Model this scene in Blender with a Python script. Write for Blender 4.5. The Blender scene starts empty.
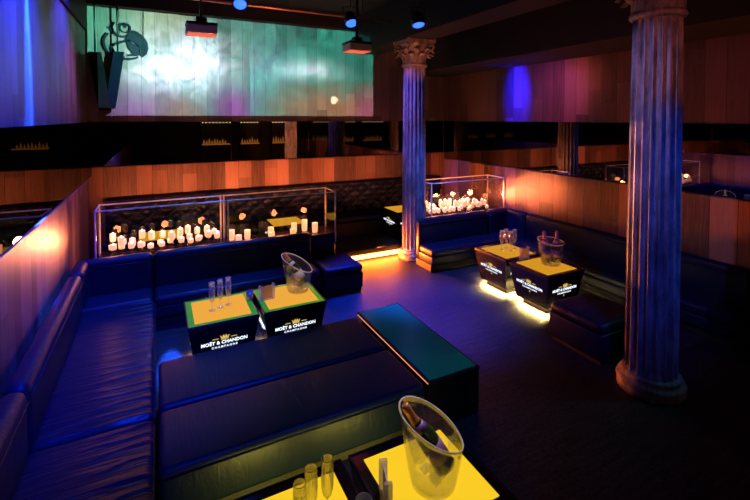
import bpy, bmesh, math, random
from mathutils import Vector, Matrix, Euler
PI = math.pi
rnd = random.Random(7)
scn = bpy.context.scene
COL = scn.collection

# ------------------------------------------------------------------ materials
def nmat(name):
    m = bpy.data.materials.new(name)
    m.use_nodes = True
    nt = m.node_tree
    for n in list(nt.nodes):
        nt.nodes.remove(n)
    out = nt.nodes.new('ShaderNodeOutputMaterial')
    return m, nt, out

def setin(node, **kw):
    for k, v in kw.items():
        k = k.replace('_', ' ')
        if k in node.inputs:
            node.inputs[k].default_value = v

def math_node(nt, op, a, b=None, c=None):
    n = nt.nodes.new('ShaderNodeMath')
    n.operation = op
    for i, v in enumerate((a, b, c)):
        if v is None:
            continue
        if isinstance(v, (int, float)):
            n.inputs[i].default_value = v
        else:
            nt.links.new(v, n.inputs[i])
    return n.outputs[0]

def pbr(name, col, rough=.5, metal=0., spec=.5, noise=.0, nscale=30, bump=0., bscale=200, emit=None, estr=0., coat=0.):
    m, nt, out = nmat(name)
    b = nt.nodes.new('ShaderNodeBsdfPrincipled')
    nt.links.new(b.outputs[0], out.inputs[0])
    b.inputs['Base Color'].default_value = (*col, 1)
    b.inputs['Roughness'].default_value = rough
    b.inputs['Metallic'].default_value = metal
    b.inputs['Specular IOR Level'].default_value = spec
    b.inputs['Coat Weight'].default_value = coat
    if emit:
        b.inputs['Emission Color'].default_value = (*emit, 1)
        b.inputs['Emission Strength'].default_value = estr
    tc = nt.nodes.new('ShaderNodeTexCoord')
    if noise:
        n = nt.nodes.new('ShaderNodeTexNoise')
        setin(n, Scale=nscale, Detail=5)
        nt.links.new(tc.outputs['Object'], n.inputs['Vector'])
        r = nt.nodes.new('ShaderNodeValToRGB')
        r.color_ramp.elements[0].position = .3
        r.color_ramp.elements[1].position = .75
        r.color_ramp.elements[0].color = (*[c * (1 - noise) for c in col], 1)
        r.color_ramp.elements[1].color = (*[min(1, c * (1 + noise)) for c in col], 1)
        nt.links.new(n.outputs['Fac'], r.inputs[0])
        nt.links.new(r.outputs[0], b.inputs['Base Color'])
    if bump:
        n2 = nt.nodes.new('ShaderNodeTexNoise')
        setin(n2, Scale=bscale, Detail=3)
        nt.links.new(tc.outputs['Object'], n2.inputs['Vector'])
        bp = nt.nodes.new('ShaderNodeBump')
        bp.inputs['Strength'].default_value = bump
        bp.inputs['Distance'].default_value = .01
        nt.links.new(n2.outputs['Fac'], bp.inputs['Height'])
        nt.links.new(bp.outputs[0], b.inputs['Normal'])
    return m

def leather(name, axis=0, crease=0.5, col=(.003, .008, .026), rough=.40, folds=0.0):
    """black leather, with soft creases running along one axis"""
    m, nt, out = nmat(name)
    b = nt.nodes.new('ShaderNodeBsdfPrincipled')
    nt.links.new(b.outputs[0], out.inputs[0])
    b.inputs['Base Color'].default_value = (*col, 1)
    b.inputs['Roughness'].default_value = rough
    b.inputs['Specular IOR Level'].default_value = .22
    tc = nt.nodes.new('ShaderNodeTexCoord')
    mp = nt.nodes.new('ShaderNodeMapping')
    mp.inputs['Scale'].default_value = (1.3, 14, 4) if axis == 0 else (14, 1.3, 4)
    nt.links.new(tc.outputs['Object'], mp.inputs['Vector'])
    n = nt.nodes.new('ShaderNodeTexNoise')
    setin(n, Scale=1.0, Detail=3, Roughness=.55, Distortion=.5)
    nt.links.new(mp.outputs[0], n.inputs['Vector'])
    f = nt.nodes.new('ShaderNodeTexNoise')
    setin(f, Scale=160, Detail=2)
    nt.links.new(tc.outputs['Object'], f.inputs['Vector'])
    rg = math_node(nt, 'ABSOLUTE', math_node(nt, 'SUBTRACT', n.outputs['Fac'], .5))
    rg = math_node(nt, 'POWER', math_node(nt, 'MINIMUM', math_node(nt, 'MULTIPLY', rg, 7), 1.0), .6)
    h = math_node(nt, 'ADD', math_node(nt, 'MULTIPLY', rg, crease), math_node(nt, 'MULTIPLY', f.outputs['Fac'], .04))
    if folds:   # deep sitting folds that fan out from the front edge of a seat
        sp = nt.nodes.new('ShaderNodeSeparateXYZ'); nt.links.new(tc.outputs['Object'], sp.inputs[0])
        wv = nt.nodes.new('ShaderNodeTexWave')
        wv.wave_type = 'BANDS'; wv.bands_direction = 'X'; wv.wave_profile = 'SIN'
        setin(wv, Scale=2.7, Distortion=7.0, Detail=2.0)
        wv.inputs['Detail Scale'].default_value = 1.1
        m2 = nt.nodes.new('ShaderNodeMapping'); m2.inputs['Scale'].default_value = (1, .45, .4)
        nt.links.new(tc.outputs['Object'], m2.inputs['Vector']); nt.links.new(m2.outputs[0], wv.inputs['Vector'])
        mr = nt.nodes.new('ShaderNodeMapRange'); mr.interpolation_type = 'SMOOTHSTEP'
        mr.inputs['From Min'].default_value = -.30; mr.inputs['From Max'].default_value = -.78
        nt.links.new(sp.outputs[1], mr.inputs['Value'])
        big = nt.nodes.new('ShaderNodeTexNoise'); setin(big, Scale=2.2, Detail=1)
        nt.links.new(tc.outputs['Object'], big.inputs['Vector'])
        k = math_node(nt, 'MULTIPLY', mr.outputs[0], math_node(nt, 'MULTIPLY', math_node(nt, 'POWER', wv.outputs['Fac'], 3.0), folds))
        h = math_node(nt, 'ADD', h, math_node(nt, 'MULTIPLY', k, math_node(nt, 'MULTIPLY', big.outputs['Fac'], 2.0)))
    bp = nt.nodes.new('ShaderNodeBump')
    bp.inputs['Strength'].default_value = .55
    bp.inputs['Distance'].default_value = .02
    nt.links.new(h, bp.inputs['Height'])
    nt.links.new(bp.outputs[0], b.inputs['Normal'])
    return m

def wood(name, axis, c0, c1, width=.19, rough=.45, off=0.0):
    """vertical planks, each with its own tone and grain"""
    m, nt, out = nmat(name)
    b = nt.nodes.new('ShaderNodeBsdfPrincipled')
    nt.links.new(b.outputs[0], out.inputs[0])
    b.inputs['Roughness'].default_value = rough
    b.inputs['Specular IOR Level'].default_value = .35
    tc = nt.nodes.new('ShaderNodeTexCoord')
    sp = nt.nodes.new('ShaderNodeSeparateXYZ')
    nt.links.new(tc.outputs['Object'], sp.inputs[0])
    u = sp.outputs[axis]
    s = math_node(nt, 'ADD', math_node(nt, 'DIVIDE', u, width), 40.0 + off)
    cell = math_node(nt, 'FLOOR', s)
    fr = math_node(nt, 'FRACT', s)
    wn = nt.nodes.new('ShaderNodeTexWhiteNoise')
    wn.noise_dimensions = '1D'
    nt.links.new(cell, wn.inputs['W'])
    # butt joints: each plank cut at its own height
    zz = math_node(nt, 'ADD', math_node(nt, 'DIVIDE', sp.outputs[2], 1.7), math_node(nt, 'MULTIPLY', wn.outputs['Value'], 7.3))
    zc = math_node(nt, 'FLOOR', zz)
    wn2 = nt.nodes.new('ShaderNodeTexWhiteNoise')
    wn2.noise_dimensions = '2D'
    cv = nt.nodes.new('ShaderNodeCombineXYZ')
    nt.links.new(cell, cv.inputs[0]); nt.links.new(zc, cv.inputs[1])
    nt.links.new(cv.outputs[0], wn2.inputs['Vector'])
    gv = nt.nodes.new('ShaderNodeCombineXYZ')
    nt.links.new(math_node(nt, 'MULTIPLY', u, 38), gv.inputs[0])
    nt.links.new(math_node(nt, 'MULTIPLY', sp.outputs[2], 2.2), gv.inputs[1])
    nt.links.new(math_node(nt, 'MULTIPLY', wn2.outputs['Value'], 30), gv.inputs[2])
    g = nt.nodes.new('ShaderNodeTexNoise')
    setin(g, Scale=1.0, Detail=6, Roughness=.62, Distortion=.4)
    nt.links.new(gv.outputs[0], g.inputs['Vector'])
    fac = math_node(nt, 'ADD', math_node(nt, 'MULTIPLY', wn2.outputs['Value'], .62), math_node(nt, 'MULTIPLY', g.outputs['Fac'], .75))
    fac = math_node(nt, 'SUBTRACT', fac, .2)
    r = nt.nodes.new('ShaderNodeValToRGB')
    r.color_ramp.elements[0].position = .08
    r.color_ramp.elements[1].position = .9
    r.color_ramp.elements[0].color = (*c0, 1)
    r.color_ramp.elements[1].color = (*c1, 1)
    nt.links.new(fac, r.inputs[0])
    gap = math_node(nt, 'LESS_THAN', fr, .022)
    mx = nt.nodes.new('ShaderNodeMix')
    mx.data_type = 'RGBA'
    nt.links.new(gap, mx.inputs[0])
    nt.links.new(r.outputs[0], mx.inputs[6])
    mx.inputs[7].default_value = (c0[0] * .25, c0[1] * .25, c0[2] * .25, 1)
    nt.links.new(mx.outputs[2], b.inputs['Base Color'])
    bp = nt.nodes.new('ShaderNodeBump')
    bp.inputs['Strength'].default_value = .25
    bp.inputs['Distance'].default_value = .006
    nt.links.new(math_node(nt, 'SUBTRACT', g.outputs['Fac'], math_node(nt, 'MULTIPLY', gap, 2)), bp.inputs['Height'])
    nt.links.new(bp.outputs[0], b.inputs['Normal'])
    return m

def emat(name, col, s, sample=True, base=(.02, .02, .02), spec=.5):
    m, nt, out = nmat(name)
    b = nt.nodes.new('ShaderNodeBsdfPrincipled')
    nt.links.new(b.outputs[0], out.inputs[0])
    b.inputs['Base Color'].default_value = (*base, 1)
    b.inputs['Roughness'].default_value = .3 if spec > .2 else .85
    b.inputs['Specular IOR Level'].default_value = spec
    b.inputs['Emission Color'].default_value = (*col, 1)
    b.inputs['Emission Strength'].default_value = s
    if not sample:
        m.cycles.emission_sampling = 'NONE'
    return m

def clear_glass(name, tint=(1, 1, 1), edge=.5, rough=.02, frost=0.0, fcol=(.9, .9, .9)):
    """thin clear glass: see-through face on, shiny towards its edges"""
    m, nt, out = nmat(name)
    t = nt.nodes.new('ShaderNodeBsdfTransparent')
    t.inputs[0].default_value = (*tint, 1)
    g = nt.nodes.new('ShaderNodeBsdfGlossy')
    g.inputs['Roughness'].default_value = rough
    lw = nt.nodes.new('ShaderNodeLayerWeight')
    lw.inputs['Blend'].default_value = .35
    f = math_node(nt, 'ADD', math_node(nt, 'MULTIPLY', lw.outputs['Fresnel'], edge), math_node(nt, 'MULTIPLY', math_node(nt, 'POWER', lw.outputs['Facing'], 4.0), edge * .6))
    mx = nt.nodes.new('ShaderNodeMixShader')
    nt.links.new(f, mx.inputs[0])
    nt.links.new(t.outputs[0], mx.inputs[1])
    nt.links.new(g.outputs[0], mx.inputs[2])
    last = mx.outputs[0]
    if frost:
        d = nt.nodes.new('ShaderNodeBsdfTranslucent')
        d.inputs[0].default_value = (*fcol, 1)
        d2 = nt.nodes.new('ShaderNodeBsdfDiffuse')
        d2.inputs[0].default_value = (*fcol, 1)
        a = nt.nodes.new('ShaderNodeMixShader')
        nt.links.new(d.outputs[0], a.inputs[1]); nt.links.new(d2.outputs[0], a.inputs[2])
        m2 = nt.nodes.new('ShaderNodeMixShader')
        m2.inputs[0].default_value = frost
        nt.links.new(last, m2.inputs[1]); nt.links.new(a.outputs[0], m2.inputs[2])
        last = m2.outputs[0]
    nt.links.new(last, out.inputs[0])
    return m

def real_glass(name, col=(1, 1, 1), rough=0.0, ior=1.45):
    m, nt, out = nmat(name)
    b = nt.nodes.new('ShaderNodeBsdfPrincipled')
    nt.links.new(b.outputs[0], out.inputs[0])
    b.inputs['Base Color'].default_value = (*col, 1)
    b.inputs['Roughness'].default_value = rough
    b.inputs['IOR'].default_value = ior
    b.inputs['Transmission Weight'].default_value = 1.0
    return m

M = {}
M['wood_back'] = wood('weathered_planks_back', 0, (.11, .08, .068), (.25, .195, .165), .21)
M['wood_left'] = wood('weathered_planks_left', 1, (.05, .03, .03), (.20, .13, .11), .17)
M['wood_right'] = wood('weathered_planks_right', 1, (.05, .026, .02), (.20, .11, .08), .23)
M['wains_back'] = wood('wainscot_planks_back', 0, (.07, .03, .017), (.44, .20, .12), .24, off=.3)
M['wains_left'] = wood('wainscot_planks_left', 1, (.12, .055, .035), (.40, .21, .13), .16, off=.7)
M['wains_right'] = wood('wainscot_planks_right', 1, (.06, .025, .015), (.44, .20, .12), .29, off=.1)
M['black_paint'] = pbr('black_paint', (.008, .008, .009), .7, noise=.3, nscale=6)
M['dark_ceiling'] = pbr('dark_ceiling_paint', (.004, .004, .004), .8, noise=.4, nscale=4)
M['black_metal'] = pbr('black_metal', (.012, .012, .014), .35, metal=.6)
M['chrome'] = pbr('brushed_steel', (.85, .80, .72), .45, metal=.25)
M['copper'] = pbr('copper_pipe', (.85, .32, .14), .35, metal=.85)
M['leather_seat_x'] = leather('black_leather_seat_creased_x', 0, .22)
M['leather_seat_y'] = leather('black_leather_seat_creased_y', 1, .10)
M['leather_wrinkled'] = leather('black_leather_wrinkled_seat', 1, .35, rough=.34, folds=1.3)
M['leather'] = leather('black_leather', 1, .10)
M['plinth'] = pbr('black_plinth', (.006, .006, .007), .6)
M['table_black'] = pbr('black_gloss_lacquer', (.006, .006, .007), .16, spec=.4, bump=.0)
M['rim'] = pbr('black_table_rim', (.010, .010, .012), .22, spec=.6)
M['pewter'] = pbr('grey_metal', (.3, .3, .34), .35, metal=.8)
M['wax'] = emat('lit_wax', (1, .50, .20), 1.5, False, (.8, .6, .4))
M['flame'] = emat('candle_flame', (1, .62, .30), 14, False)
M['frosted'] = emat('glowing_frosted_votive', (1, .42, .20), 1.15, False, (.6, .4, .3))
M['votive'] = clear_glass('votive_glass', (1, .95, .9), .5)
M['pane'] = clear_glass('clear_pane', (.98, .99, .98), .42, .0)
M['flute'] = clear_glass('flute_glass', (.98, .98, .97), .5, .05, frost=.07, fcol=(.95, .95, .9))
M['bucket'] = clear_glass('ice_bucket_acrylic', (.98, .98, .97), .42, .04, frost=.03, fcol=(.95, .93, .9))
M['rim_clear'] = clear_glass('polished_acrylic_rim', (.98, .97, .95), .5, .1, frost=.85, fcol=(.98, .96, .9))
M['ice'] = clear_glass('ice', (.97, .98, .99), .5, .1, frost=.3, fcol=(.95, .95, .95))
M['acrylic'] = clear_glass('acrylic', (.95, .95, .97), .6, .08, frost=.35, fcol=(.8, .8, .88))
M['bottle'] = pbr('dark_green_bottle_glass', (.012, .05, .014), .08, spec=.8, coat=.5)
M['foil_pink'] = pbr('rose_foil', (.75, .30, .34), .3, metal=.5)
M['foil_gold'] = pbr('copper_gold_foil', (.85, .38, .14), .3, metal=.6)
M['foil_purple'] = pbr('violet_label', (.30, .16, .50), .4, metal=.2)
M['label_cream'] = pbr('cream_label', (.75, .68, .5), .5)
M['menu_card'] = pbr('menu_card', (.50, .42, .60), .5)
M['menu_card_gold'] = pbr('gold_menu_card', (.95, .48, .06), .5)
M['white_lit'] = emat('backlit_white_lettering', (.78, .86, 1), 1.6, False)
M['gold_lit'] = emat('backlit_gold_emblem', (.95, .62, .12), .75, False)
M['panel_amber'] = emat('lit_amber_panel', (1, .46, .055), .86, True, (.002, .002, .002), .0)
M['panel_yellow'] = emat('lit_yellow_panel', (1, .62, .02), .97, True, (.002, .002, .002), .0)
M['panel_orange'] = emat('lit_orange_panel', (1, .44, .025), .66, True, (.002, .002, .002), .0)
M['edge_green'] = emat('glowing_green_glass', (.03, .50, .015), .40, True, (.01, .05, .01))  # green table margin with a weak emission of its own
M['edge_black'] = pbr('black_glass_margin', (.008, .009, .012), .12, spec=.6)
M['led_amber'] = emat('amber_led', (1, .24, .03), 28, True)
M['edge_glint_red'] = emat('salmon_edge_glint', (1, .28, .12), 1.1, False)
M['blue_lens'] = emat('blue_lamp_lens', (.02, .09, 1), 3.5, False)
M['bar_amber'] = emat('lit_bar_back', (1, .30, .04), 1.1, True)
M['bulb'] = emat('bar_bulb', (1, .72, .32), 9, False)
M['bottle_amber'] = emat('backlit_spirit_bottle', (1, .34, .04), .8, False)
M['projector'] = pbr('red_lit_projector_case', (.75, .42, .34), .45)  # red light from below is tinted into the whole case colour
M['projector_lens'] = emat('projector_lens', (.75, .95, 1), 3, False)
M['emblem'] = pbr('dark_teal_metal', (.003, .014, .016), .7, spec=.1)
M['v_black'] = pbr('black_letter_face', (.003, .003, .003), .7, spec=.1)
M['v_navy'] = pbr('navy_letter_face', (.002, .006, .013), .7, spec=.05)
M['glass_top'] = pbr('dark_blue_glass_top', (.012, .42, .12), .16, spec=.4)
M['green_lit_duct'] = pbr('green_light_duct', (.30, .36, .20), .6, noise=.3, nscale=8)  # green light falling on the duct is put into its base colour

def make_mirror_mat():
    m, nt, out = nmat('smoked_mirror')
    b = nt.nodes.new('ShaderNodeBsdfGlossy')
    b.inputs['Color'].default_value = (.23, .22, .23, 1)
    b.inputs['Roughness'].default_value = 0.0
    nt.links.new(b.outputs[0], out.inputs[0])
    return m
M['mirror'] = make_mirror_mat()

def make_floor():
    m, nt, out = nmat('dark_worn_floorboards')
    b = nt.nodes.new('ShaderNodeBsdfPrincipled')
    nt.links.new(b.outputs[0], out.inputs[0])
    tc = nt.nodes.new('ShaderNodeTexCoord')
    mp = nt.nodes.new('ShaderNodeMapping')
    mp.inputs['Scale'].default_value = (1.2, 9, 1)
    nt.links.new(tc.outputs['Object'], mp.inputs['Vector'])
    n = nt.nodes.new('ShaderNodeTexNoise'); setin(n, Scale=2.5, Detail=6, Roughness=.65)
    nt.links.new(mp.outputs[0], n.inputs['Vector'])
    n2 = nt.nodes.new('ShaderNodeTexNoise'); setin(n2, Scale=42, Detail=3)
    nt.links.new(tc.outputs['Object'], n2.inputs['Vector'])
    f = math_node(nt, 'ADD', math_node(nt, 'MULTIPLY', n.outputs['Fac'], .6), math_node(nt, 'MULTIPLY', n2.outputs['Fac'], .5))
    r = nt.nodes.new('ShaderNodeValToRGB')
    r.color_ramp.elements[0].position = .44; r.color_ramp.elements[1].position = .70
    r.color_ramp.elements[0].color = (.0025, .003, .005, 1); r.color_ramp.elements[1].color = (.042, .036, .044, 1)
    nt.links.new(f, r.inputs[0]); nt.links.new(r.outputs[0], b.inputs['Base Color'])
    b.inputs['Specular IOR Level'].default_value = .22
    rr = nt.nodes.new('ShaderNodeMapRange')
    setin(rr, To_Min=.3, To_Max=.62)
    rr.inputs['To Min'].default_value = .38; rr.inputs['To Max'].default_value = .7
    nt.links.new(n.outputs['Fac'], rr.inputs['Value']); nt.links.new(rr.outputs[0], b.inputs['Roughness'])
    bp = nt.nodes.new('ShaderNodeBump'); bp.inputs['Strength'].default_value = .35; bp.inputs['Distance'].default_value = .01
    nt.links.new(f, bp.inputs['Height']); nt.links.new(bp.outputs[0], b.inputs['Normal'])
    return m
M['floor'] = make_floor()

def make_column_mat():
    m, nt, out = nmat('worn_painted_plaster')
    b = nt.nodes.new('ShaderNodeBsdfPrincipled')
    nt.links.new(b.outputs[0], out.inputs[0])
    b.inputs['Roughness'].default_value = .5
    tc = nt.nodes.new('ShaderNodeTexCoord')
    mp = nt.nodes.new('ShaderNodeMapping'); mp.inputs['Scale'].default_value = (5, 5, 1.6)
    nt.links.new(tc.outputs['Object'], mp.inputs['Vector'])
    n = nt.nodes.new('ShaderNodeTexNoise'); setin(n, Scale=2.2, Detail=6, Roughness=.7)
    nt.links.new(mp.outputs[0], n.inputs['Vector'])
    r = nt.nodes.new('ShaderNodeValToRGB')
    r.color_ramp.elements[0].position = .38; r.color_ramp.elements[1].position = .66
    r.color_ramp.elements[0].color = (.10, .09, .09, 1); r.color_ramp.elements[1].color = (.36, .31, .29, 1)
    nt.links.new(n.outputs['Fac'], r.inputs[0]); nt.links.new(r.outputs[0], b.inputs['Base Color'])
    return m
M['plaster'] = make_column_mat()

# ------------------------------------------------------------------ mesh helpers
class MB:
    def __init__(self):
        self.bm = bmesh.new()
    def box(self, lo, hi, r=0.0, seg=1, mat=None):
        lo, hi = Vector(lo), Vector(hi)
        res = bmesh.ops.create_cube(self.bm, size=1.0)
        vs = res['verts']
        c, s = (lo + hi) / 2, hi - lo
        for v in vs:
            v.co = Vector((v.co.x * s.x, v.co.y * s.y, v.co.z * s.z)) + c
        if r > 0:
            es = list({e for v in vs for e in v.link_edges})
            res = bmesh.ops.bevel(self.bm, geom=es, offset=min(r, min(s) * .49), segments=seg, profile=.5, affect='EDGES')
            vs = list({v for f in res['faces'] for v in f.verts} | {v for v in vs if v.is_valid})
        if mat is not None:
            for v in vs:
                v.co = mat @ v.co
        return self
    def frustum(self, cx, cy, z0, z1, h0, h1, r=0.0):
        """square tapered block: half widths h0 at z0, h1 at z1"""
        res = bmesh.ops.create_cube(self.bm, size=2.0)
        vs = res['verts']
        for v in vs:
            h = h1 if v.co.z > 0 else h0
            v.co = Vector((cx + v.co.x * h, cy + v.co.y * h, z1 if v.co.z > 0 else z0))
        if r > 0:
            es = list({e for v in vs for e in v.link_edges})
            bmesh.ops.bevel(self.bm, geom=es, offset=r, segments=2, profile=.5, affect='EDGES')
        return self
    def lathe(self, prof, n=32, c=(0, 0, 0), mat=None, close=False):
        rings = []
        for (r, z) in prof:
            if r < 1e-5:
                rings.append([self.bm.verts.new((c[0], c[1], c[2] + z))])
            else:
                rings.append([self.bm.verts.new((c[0] + r * math.cos(2 * PI * k / n), c[1] + r * math.sin(2 * PI * k / n), c[2] + z)) for k in range(n)])
        if close:
            rings.append(rings[0])
        for a, b in zip(rings[:-1], rings[1:]):
            for k in range(n):
                k2 = (k + 1) % n
                try:
                    if len(a) == 1 and len(b) == 1: continue
                    if len(a) == 1: self.bm.faces.new((a[0], b[k2], b[k]))
                    elif len(b) == 1: self.bm.faces.new((a[k], a[k2], b[0]))
                    else: self.bm.faces.new((a[k], a[k2], b[k2], b[k]))
                except ValueError:
                    pass
        if mat is not None:
            for rg in (rings[:-1] if close else rings):
                for v in rg:
                    v.co = mat @ v.co
        return self
    def tube(self, pts, r, n=8, rads=None):
        pts = [Vector(p) for p in pts]
        prev = None
        rings = []
        for i, p in enumerate(pts):
            t = (pts[min(i + 1, len(pts) - 1)] - pts[max(i - 1, 0)]).normalized()
            if prev is None:
                a = Vector((0, 0, 1)) if abs(t.z) < .9 else Vector((1, 0, 0))
                u = t.cross(a).normalized()
            else:
                u = (prev - t * prev.dot(t)).normalized()
            w = t.cross(u)
            rr = rads[i] if rads else r
            rings.append([self.bm.verts.new(p + (u * math.cos(2 * PI * k / n) + w * math.sin(2 * PI * k / n)) * rr) for k in range(n)])
            prev = u
        for a, b in zip(rings[:-1], rings[1:]):
            for k in range(n):
                self.bm.faces.new((a[k], a[(k + 1) % n], b[(k + 1) % n], b[k]))
        self.bm.faces.new(rings[0][::-1]); self.bm.faces.new(rings[-1])
        return self
    def prism(self, poly, fn, depth):
        """2D polygon extruded; fn(u, v, w) -> xyz, w = 0 / depth"""
        a = [self.bm.verts.new(fn(u, v, 0)) for u, v in poly]
        b = [self.bm.verts.new(fn(u, v, depth)) for u, v in poly]
        n = len(poly)
        self.bm.faces.new(a[::-1]); self.bm.faces.new(b)
        for k in range(n):
            self.bm.faces.new((a[k], a[(k + 1) % n], b[(k + 1) % n], b[k]))
        return self
    def build(self, name, mat, parent=None, smooth=False, loc=None):
        bmesh.ops.recalc_face_normals(self.bm, faces=self.bm.faces)
        me = bpy.data.meshes.new(name)
        self.bm.to_mesh(me); self.bm.free()
        me.materials.append(mat if not isinstance(mat, str) else M[mat])
        if smooth:
            for p in me.polygons:
                p.use_smooth = True
        o = bpy.data.objects.new(name, me)
        COL.objects.link(o)
        if parent is not None:
            o.parent = parent
        if loc is not None:
            o.location = loc
        return o

def tag(o, label=None, cat=None, group=None, kind=None):
    if label: o['label'] = label
    if cat: o['category'] = cat
    if group: o['group'] = group
    if kind: o['kind'] = kind
    return o

def thing(name, label, cat, loc=(0, 0, 0), rz=0.0, group=None):
    o = bpy.data.objects.new(name, None)
    o.empty_display_size = .1
    COL.objects.link(o)
    o.location = loc; o.rotation_euler = (0, 0, rz)
    return tag(o, label, cat, group)

def copy_tree(o, parent=None):
    c = o.copy(); COL.objects.link(c)
    if parent is not None: c.parent = parent
    for ch in list(o.children):
        if ch.type == 'LIGHT': continue
        copy_tree(ch, c)
    return c

def dup(o, loc, rz=None, label=None, group=None, cat=None):
    c = copy_tree(o)
    c.location = loc
    if rz is not None: c.rotation_euler = (0, 0, rz)
    return tag(c, label, cat, group)

def struct(name, mb, mat):
    return tag(mb.build(name, mat), kind='structure')

def light(name, typ, loc, energy, col, target=None, size=.05, cone=None, blend=.5, sx=None, sy=None, parent=None):
    l = bpy.data.lights.new(name, typ)
    l.energy = energy; l.color = col
    o = bpy.data.objects.new(name, l)
    COL.objects.link(o)
    o.location = loc
    if typ == 'AREA':
        l.spread = math.radians(112)
        l.shape = 'RECTANGLE'; l.size = sx or size; l.size_y = sy or size
    else:
        l.shadow_soft_size = size
    if typ == 'SPOT':
        l.spot_size = math.radians(cone); l.spot_blend = blend
    if target is not None:
        o.rotation_euler = (Vector(target) - Vector(loc)).to_track_quat('-Z', 'Y').to_euler()
    if parent is not None:
        o.parent = parent
    return o

# ------------------------------------------------------------------ room shell
XL, XR, YB, YF = -1.0, 6.10, 8.45, -3.2
struct('floor', MB().box((XL - .1, YF, -.1), (XR + .1, YB + .1, 0)), 'floor')
struct('ceiling', MB().box((XL - .1, YF, 4.62), (XR + .1, YB + .1, 4.72)), 'dark_ceiling')
struct('wall_back', MB().box((XL - .1, YB, 0), (XR + .1, YB + .1, 4.62)), 'wood_back')
struct('wall_left', MB().box((XL - .1, YF, 0), (XL, YB, 3.91)), 'wood_left')
struct('trim_1', MB().box((XL - .1, YF, 3.912), (XL + .03, YB, 4.62)), 'dark_ceiling')
struct('wall_right', MB().box((XR, YF, 0), (XR + .1, YB, 4.62)), 'wood_right')
struct('wall_front', MB().box((XL - .1, YF - .1, 0), (XR + .1, YF, 4.62)), 'black_paint')
# soffits and beams
struct('trim_2', MB().box((5.0, YF + .01, 3.47), (XR - .005, YB - .01, 4.615)), 'dark_ceiling')
struct('trim_3', MB().box((3.80, YF + .01, 3.87), (4.34, YB - .01, 4.615)), 'dark_ceiling')
struct('trim_4', MB().box((XL + .04, YB - .16, 4.33), (3.79, YB - .005, 4.615)), 'dark_ceiling')
# wainscots
struct('trim_5', MB().box((XL + .005, YF + .02, 0.0), (-.93, 7.86, 1.555), .004, 1), 'wains_left')
struct('trim_6', MB().box((XL + .005, YB - .06, .18), (XR - .005, YB - .005, 1.69), .006, 1), 'wains_back')
struct('trim_7', MB().box((XR - .075, YF + .02, 0), (XR - .004, YB - .07, 1.55), .006, 1), 'wains_right')
# raised rear platform
struct('floor_back', MB().box((XL + .005, 6.87, 0.0), (XR - .08, YB - .065, .17)), 'floor')

# smoked mirror bands
def mirror(lo, hi, label):
    o = MB().box(lo, hi).build('mirror_panel', 'mirror')
    return tag(o, label, 'mirror', None)
zt = 2.43
mirror((XL + .004, YF + .03, 1.556), (-.942, 5.19, zt), 'smoked mirror strip on the left wall, nearest the camera before the seam')
mirror((XL + .004, 5.20, 1.556), (-.942, YB - .07, zt), 'smoked mirror strip on the left wall, between the seam and the rear corner')
bx = [XL + .02, 1.25, 2.75, 4.35, XR - .02]
for i, lb in enumerate(['smoked mirror strip on the rear wall under the hanging letter V, by the left corner',
                        'smoked mirror strip on the rear wall under the middle of the projection',
                        'smoked mirror strip on the rear wall, directly left of the far column',
                        'smoked mirror strip on the rear wall right of the far column']):
    mirror((bx[i], YB - .018, 1.70), (bx[i + 1] - .008, YB - .004, zt), lb)
ry = [YF + .03, 2.9, 5.3, YB - .02]
for i, lb in enumerate(['smoked mirror strip on the right wall, right of the near column',
                        'smoked mirror strip on the right wall, between the near column and the blue beam',
                        'smoked mirror strip on the right wall above the far candle box']):
    mirror((XR - .018, ry[i], 1.56), (XR - .004, ry[i + 1] - .008, zt), lb)

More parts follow.
